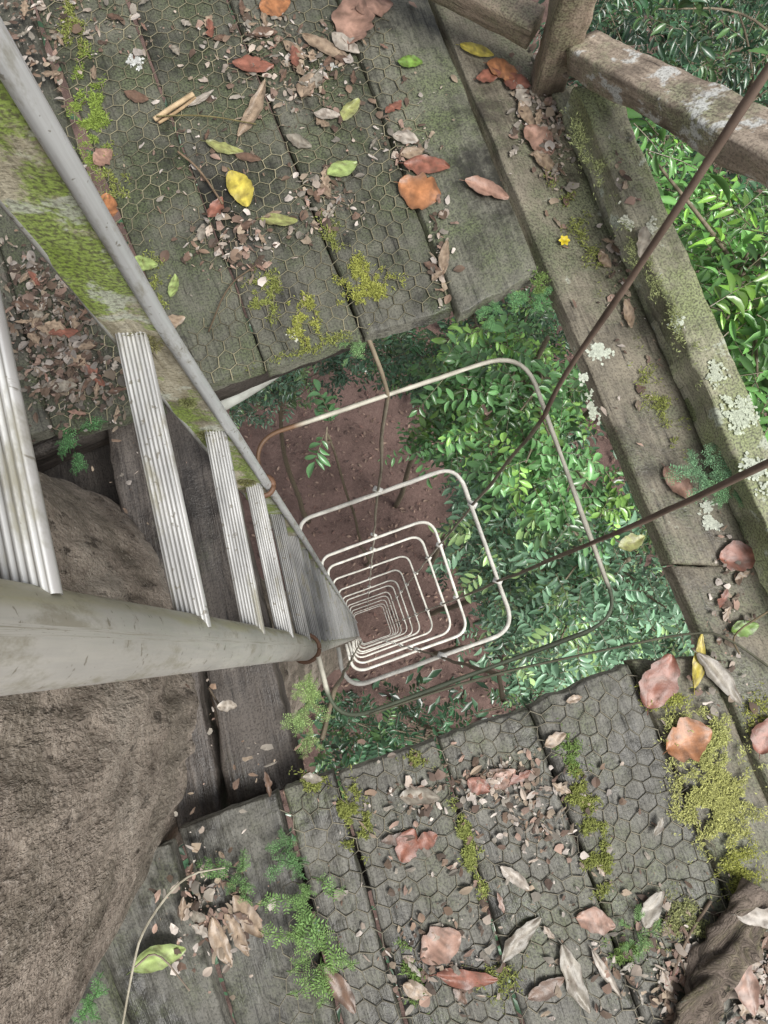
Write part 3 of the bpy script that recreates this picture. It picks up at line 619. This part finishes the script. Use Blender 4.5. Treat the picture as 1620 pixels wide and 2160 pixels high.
def tree(base,clusters,L,col,label,name='understory_tree',nl=9,tr=.06,wr=.38):
    T=empty(name,(base[0],base[1],GZ),label=label,category='tree')
    it=[];mc=MB();mt=MB();top=max(c[0][2] for c in clusters)-.1;cen=np.mean([c[0] for c in clusters],0)
    def axis(z):
        f=(z-GZ)/(top-GZ);return np.array([base[0]+(cen[0]-base[0])*f**1.5+.15*nz((base[0],z*.3,1)),base[1]+(cen[1]-base[1])*f**1.5+.15*nz((base[1],z*.3,2)),z])
    P=[axis(z) for z in np.linspace(GZ,top,26)];tube(mt,P,list(np.linspace(tr,tr*.25,26)),9,(.2,.17,.12),wob=.2)
    for (c,rad,ntw) in clusters:
        z=max(GZ+2,c[2]-np.linalg.norm(c[:2]-cen[:2])*.5-.3);a=axis(min(z,top));m=(a+c)/2+np.array([random.uniform(-.1,.1),random.uniform(-.1,.1),.1]);sp=smoothp([a,m,c],2)
        tube(mt,sp,list(np.linspace(.014,.004,len(sp))),5,(.26,.22,.16))
        leafcluster(it,mc,c,rad,ntw,L,col,nl,wr=wr)
    batch(mc,it,LT3);mt.build('trunk',M_bark,T);mc.build('crown',M_green,T)
def samp(poly,n,d0,d1,rad,ntw):
    us=[p[0] for p in poly];vs=[p[1] for p in poly];out=[]
    while len(out)<n:
        u=random.uniform(min(us),max(us));v=random.uniform(min(vs),max(vs))
        if inpoly(u,v,poly): out.append((W(u,v,random.uniform(d0,d1)),rad*random.uniform(.7,1.3),ntw))
    return out
tree((1.9,1.9),samp([(1330,270),(1440,300),(1560,430),(1660,520),(1720,800),(1600,820),(1480,640),(1400,480)],26,2.6,4.2,.17,8),.084,(.15,.34,.09),'understory tree with glossy bright green leaves beside the platform',wr=.33)
tree((3.2,3.6),samp([(1240,200),(1280,-50),(1750,-60),(1750,330),(1600,560),(1400,420)],62,4.5,9,.4,12),.09,(.06,.145,.07),'dark leafy understory tree beyond the railing',wr=.33)
tree((6.5,8.0),samp([(1180,150),(1250,-80),(1800,-80),(1800,400),(1300,300)],36,9,13,.8,15),.15,(.045,.11,.055),'dark distant forest tree beyond the railing',wr=.36)
tree((3.6,1.2),samp([(1300,300),(1750,500),(1850,1300),(1560,1000),(1420,700)],50,4,8,.33,12),.085,(.08,.2,.085),'leafy green understory tree below the platform',wr=.34)
tree((1.5,1.7),samp([(920,780),(1130,600),(1220,760),(1300,1080),(1180,1120),(1020,1010),(900,950)],56,3.8,7.2,.22,12),.064,(.16,.34,.125),'understory tree with bright glossy leaves under the hatch',wr=.42)
tree((1.5,.5),samp([(1010,980),(1180,1000),(1330,1080),(1480,1330),(1220,1400),(1080,1390),(1010,1250),(970,1120)],84,4.6,8.5,.27,14),.066,(.21,.37,.23),'understory tree with pale green leaves under the hatch')
tree((1.6,-.4),samp([(960,1080),(1150,1100),(1400,1250),(1400,1420),(1000,1500),(1050,1380),(980,1280)],42,9,12,.4,13),.08,(.12,.24,.13),'lower understory tree beside the soil clearing')
tree((.7,3.0),samp([(700,740),(1140,540),(1200,700),(960,800),(800,790)],34,6,9,.3,13),.07,(.10,.21,.11),'understory tree with small dark leaves under the hatch')
tree((-1.4,2.6),samp([(430,880),(560,760),(700,720),(720,770),(600,830),(500,910)],20,7,9.5,.22,14),.06,(.12,.23,.14),'fine leaved understory tree beyond the soil clearing')
tree((.0,1.6),[(W(690,900,4.6),.07,4)],.07,(.1,.22,.09),'slender sapling above the bare soil',tr=.03)
tree((.6,-1.4),samp([(650,1480),(720,1500),(900,1480),(1150,1400),(1480,1350),(1500,1600),(1000,1800),(660,1700)],44,7,11,.4,13),.078,(.07,.16,.08),'dark leafy understory tree below the lower planks')
tree((3.2,-.6),samp([(1200,1250),(1480,1300),(1800,1400),(1700,1900),(1200,1700)],22,5,9,.4,11),.075,(.14,.28,.16),'leafy understory tree under the border boards')
clear=[(500,900),(560,820),(720,790),(850,800),(880,960),(975,1040),(940,1160),(960,1260),(940,1380),(860,1420),(760,1420),(640,1420),(420,1300),(450,1100)]
it=[]
for _ in range(17000):
    u=random.uniform(-700,2300);v=random.uniform(-700,2700)
    if inpoly(u+random.gauss(0,14),v+random.gauss(0,14),clear): continue
    p=W(u,v,H-GZ);p[2]+=random.random()**2*1.6;a=random.uniform(0,6.28);l=random.uniform(.16,.42)
    it.append((p,(math.cos(a),math.sin(a),random.uniform(-.4,.3)),(random.gauss(0,.4),random.gauss(0,.4),1),l,l*.42,np.array((.045,.105,.05))*random.uniform(.3,1.6)))
mb=MB();batch(mb,it,LT2);mb.build('undergrowth',M_green,kind='stuff',label='dark green leafy ground cover on the forest floor',category='undergrowth')
it=[]
for _ in range(4500):
    u=random.uniform(300,1500);v=random.uniform(700,1700);p=W(u,v,H-GZ);p[2]=GZ+.25*noise.noise(Vector((p[0]*.3,p[1]*.3,0)))+.07;a=random.uniform(0,6.28);l=random.uniform(.05,.12)
    it.append((p,(math.cos(a),math.sin(a),random.uniform(-.2,.2)),(random.gauss(0,.3),random.gauss(0,.3),1),l,l*.5,np.array(random.choice([(.2,.13,.095),(.26,.18,.135),(.15,.085,.068),(.09,.055,.045)]))*random.uniform(.6,1.2)))
mb=MB();batch(mb,it,LT2);mb.build('leaf_litter',M_litter,kind='stuff',label='brown leaves on the bare forest soil',category='leaf litter')
# ---------------- light & camera
sc=bpy.context.scene
w=bpy.data.worlds.new('World');sc.world=w;w.use_nodes=True;nt=w.node_tree;bg=nt.nodes['Background']
AZ=125;EL=60
sky=nt.nodes.new('ShaderNodeTexSky');sky.sky_type='NISHITA';sky.sun_disc=False;sky.sun_elevation=math.radians(EL);sky.sun_rotation=math.radians(AZ);sky.dust_density=4;sky.air_density=1.2
hs=nt.nodes.new('ShaderNodeHueSaturation');hs.inputs['Saturation'].default_value=.3;nt.links.new(sky.outputs[0],hs.inputs['Color']);nt.links.new(hs.outputs[0],bg.inputs[0]);bg.inputs[1].default_value=.14
L=bpy.data.lights.new('sun','SUN');L.energy=3.5;L.angle=math.radians(24);L.color=(1,.98,.94);lo=bpy.data.objects.new('sun',L);COL.objects.link(lo)
az=math.radians(AZ);el=math.radians(EL);v=Vector((math.sin(az)*math.cos(el),math.cos(az)*math.cos(el),math.sin(el)));lo.rotation_euler=v.to_track_quat('Z','Y').to_euler();lo.location=v*20
cam=bpy.data.cameras.new('camera');cam.sensor_fit='VERTICAL';cam.sensor_height=36;cam.lens=27;cam.clip_start=.02;cam.clip_end=2000
co=bpy.data.objects.new('camera',cam);COL.objects.link(co);co.location=(0,0,H);co.rotation_euler=(TH,PH,0);sc.camera=co
sc.view_settings.view_transform='Standard';sc.view_settings.look='None';sc.view_settings.exposure=0
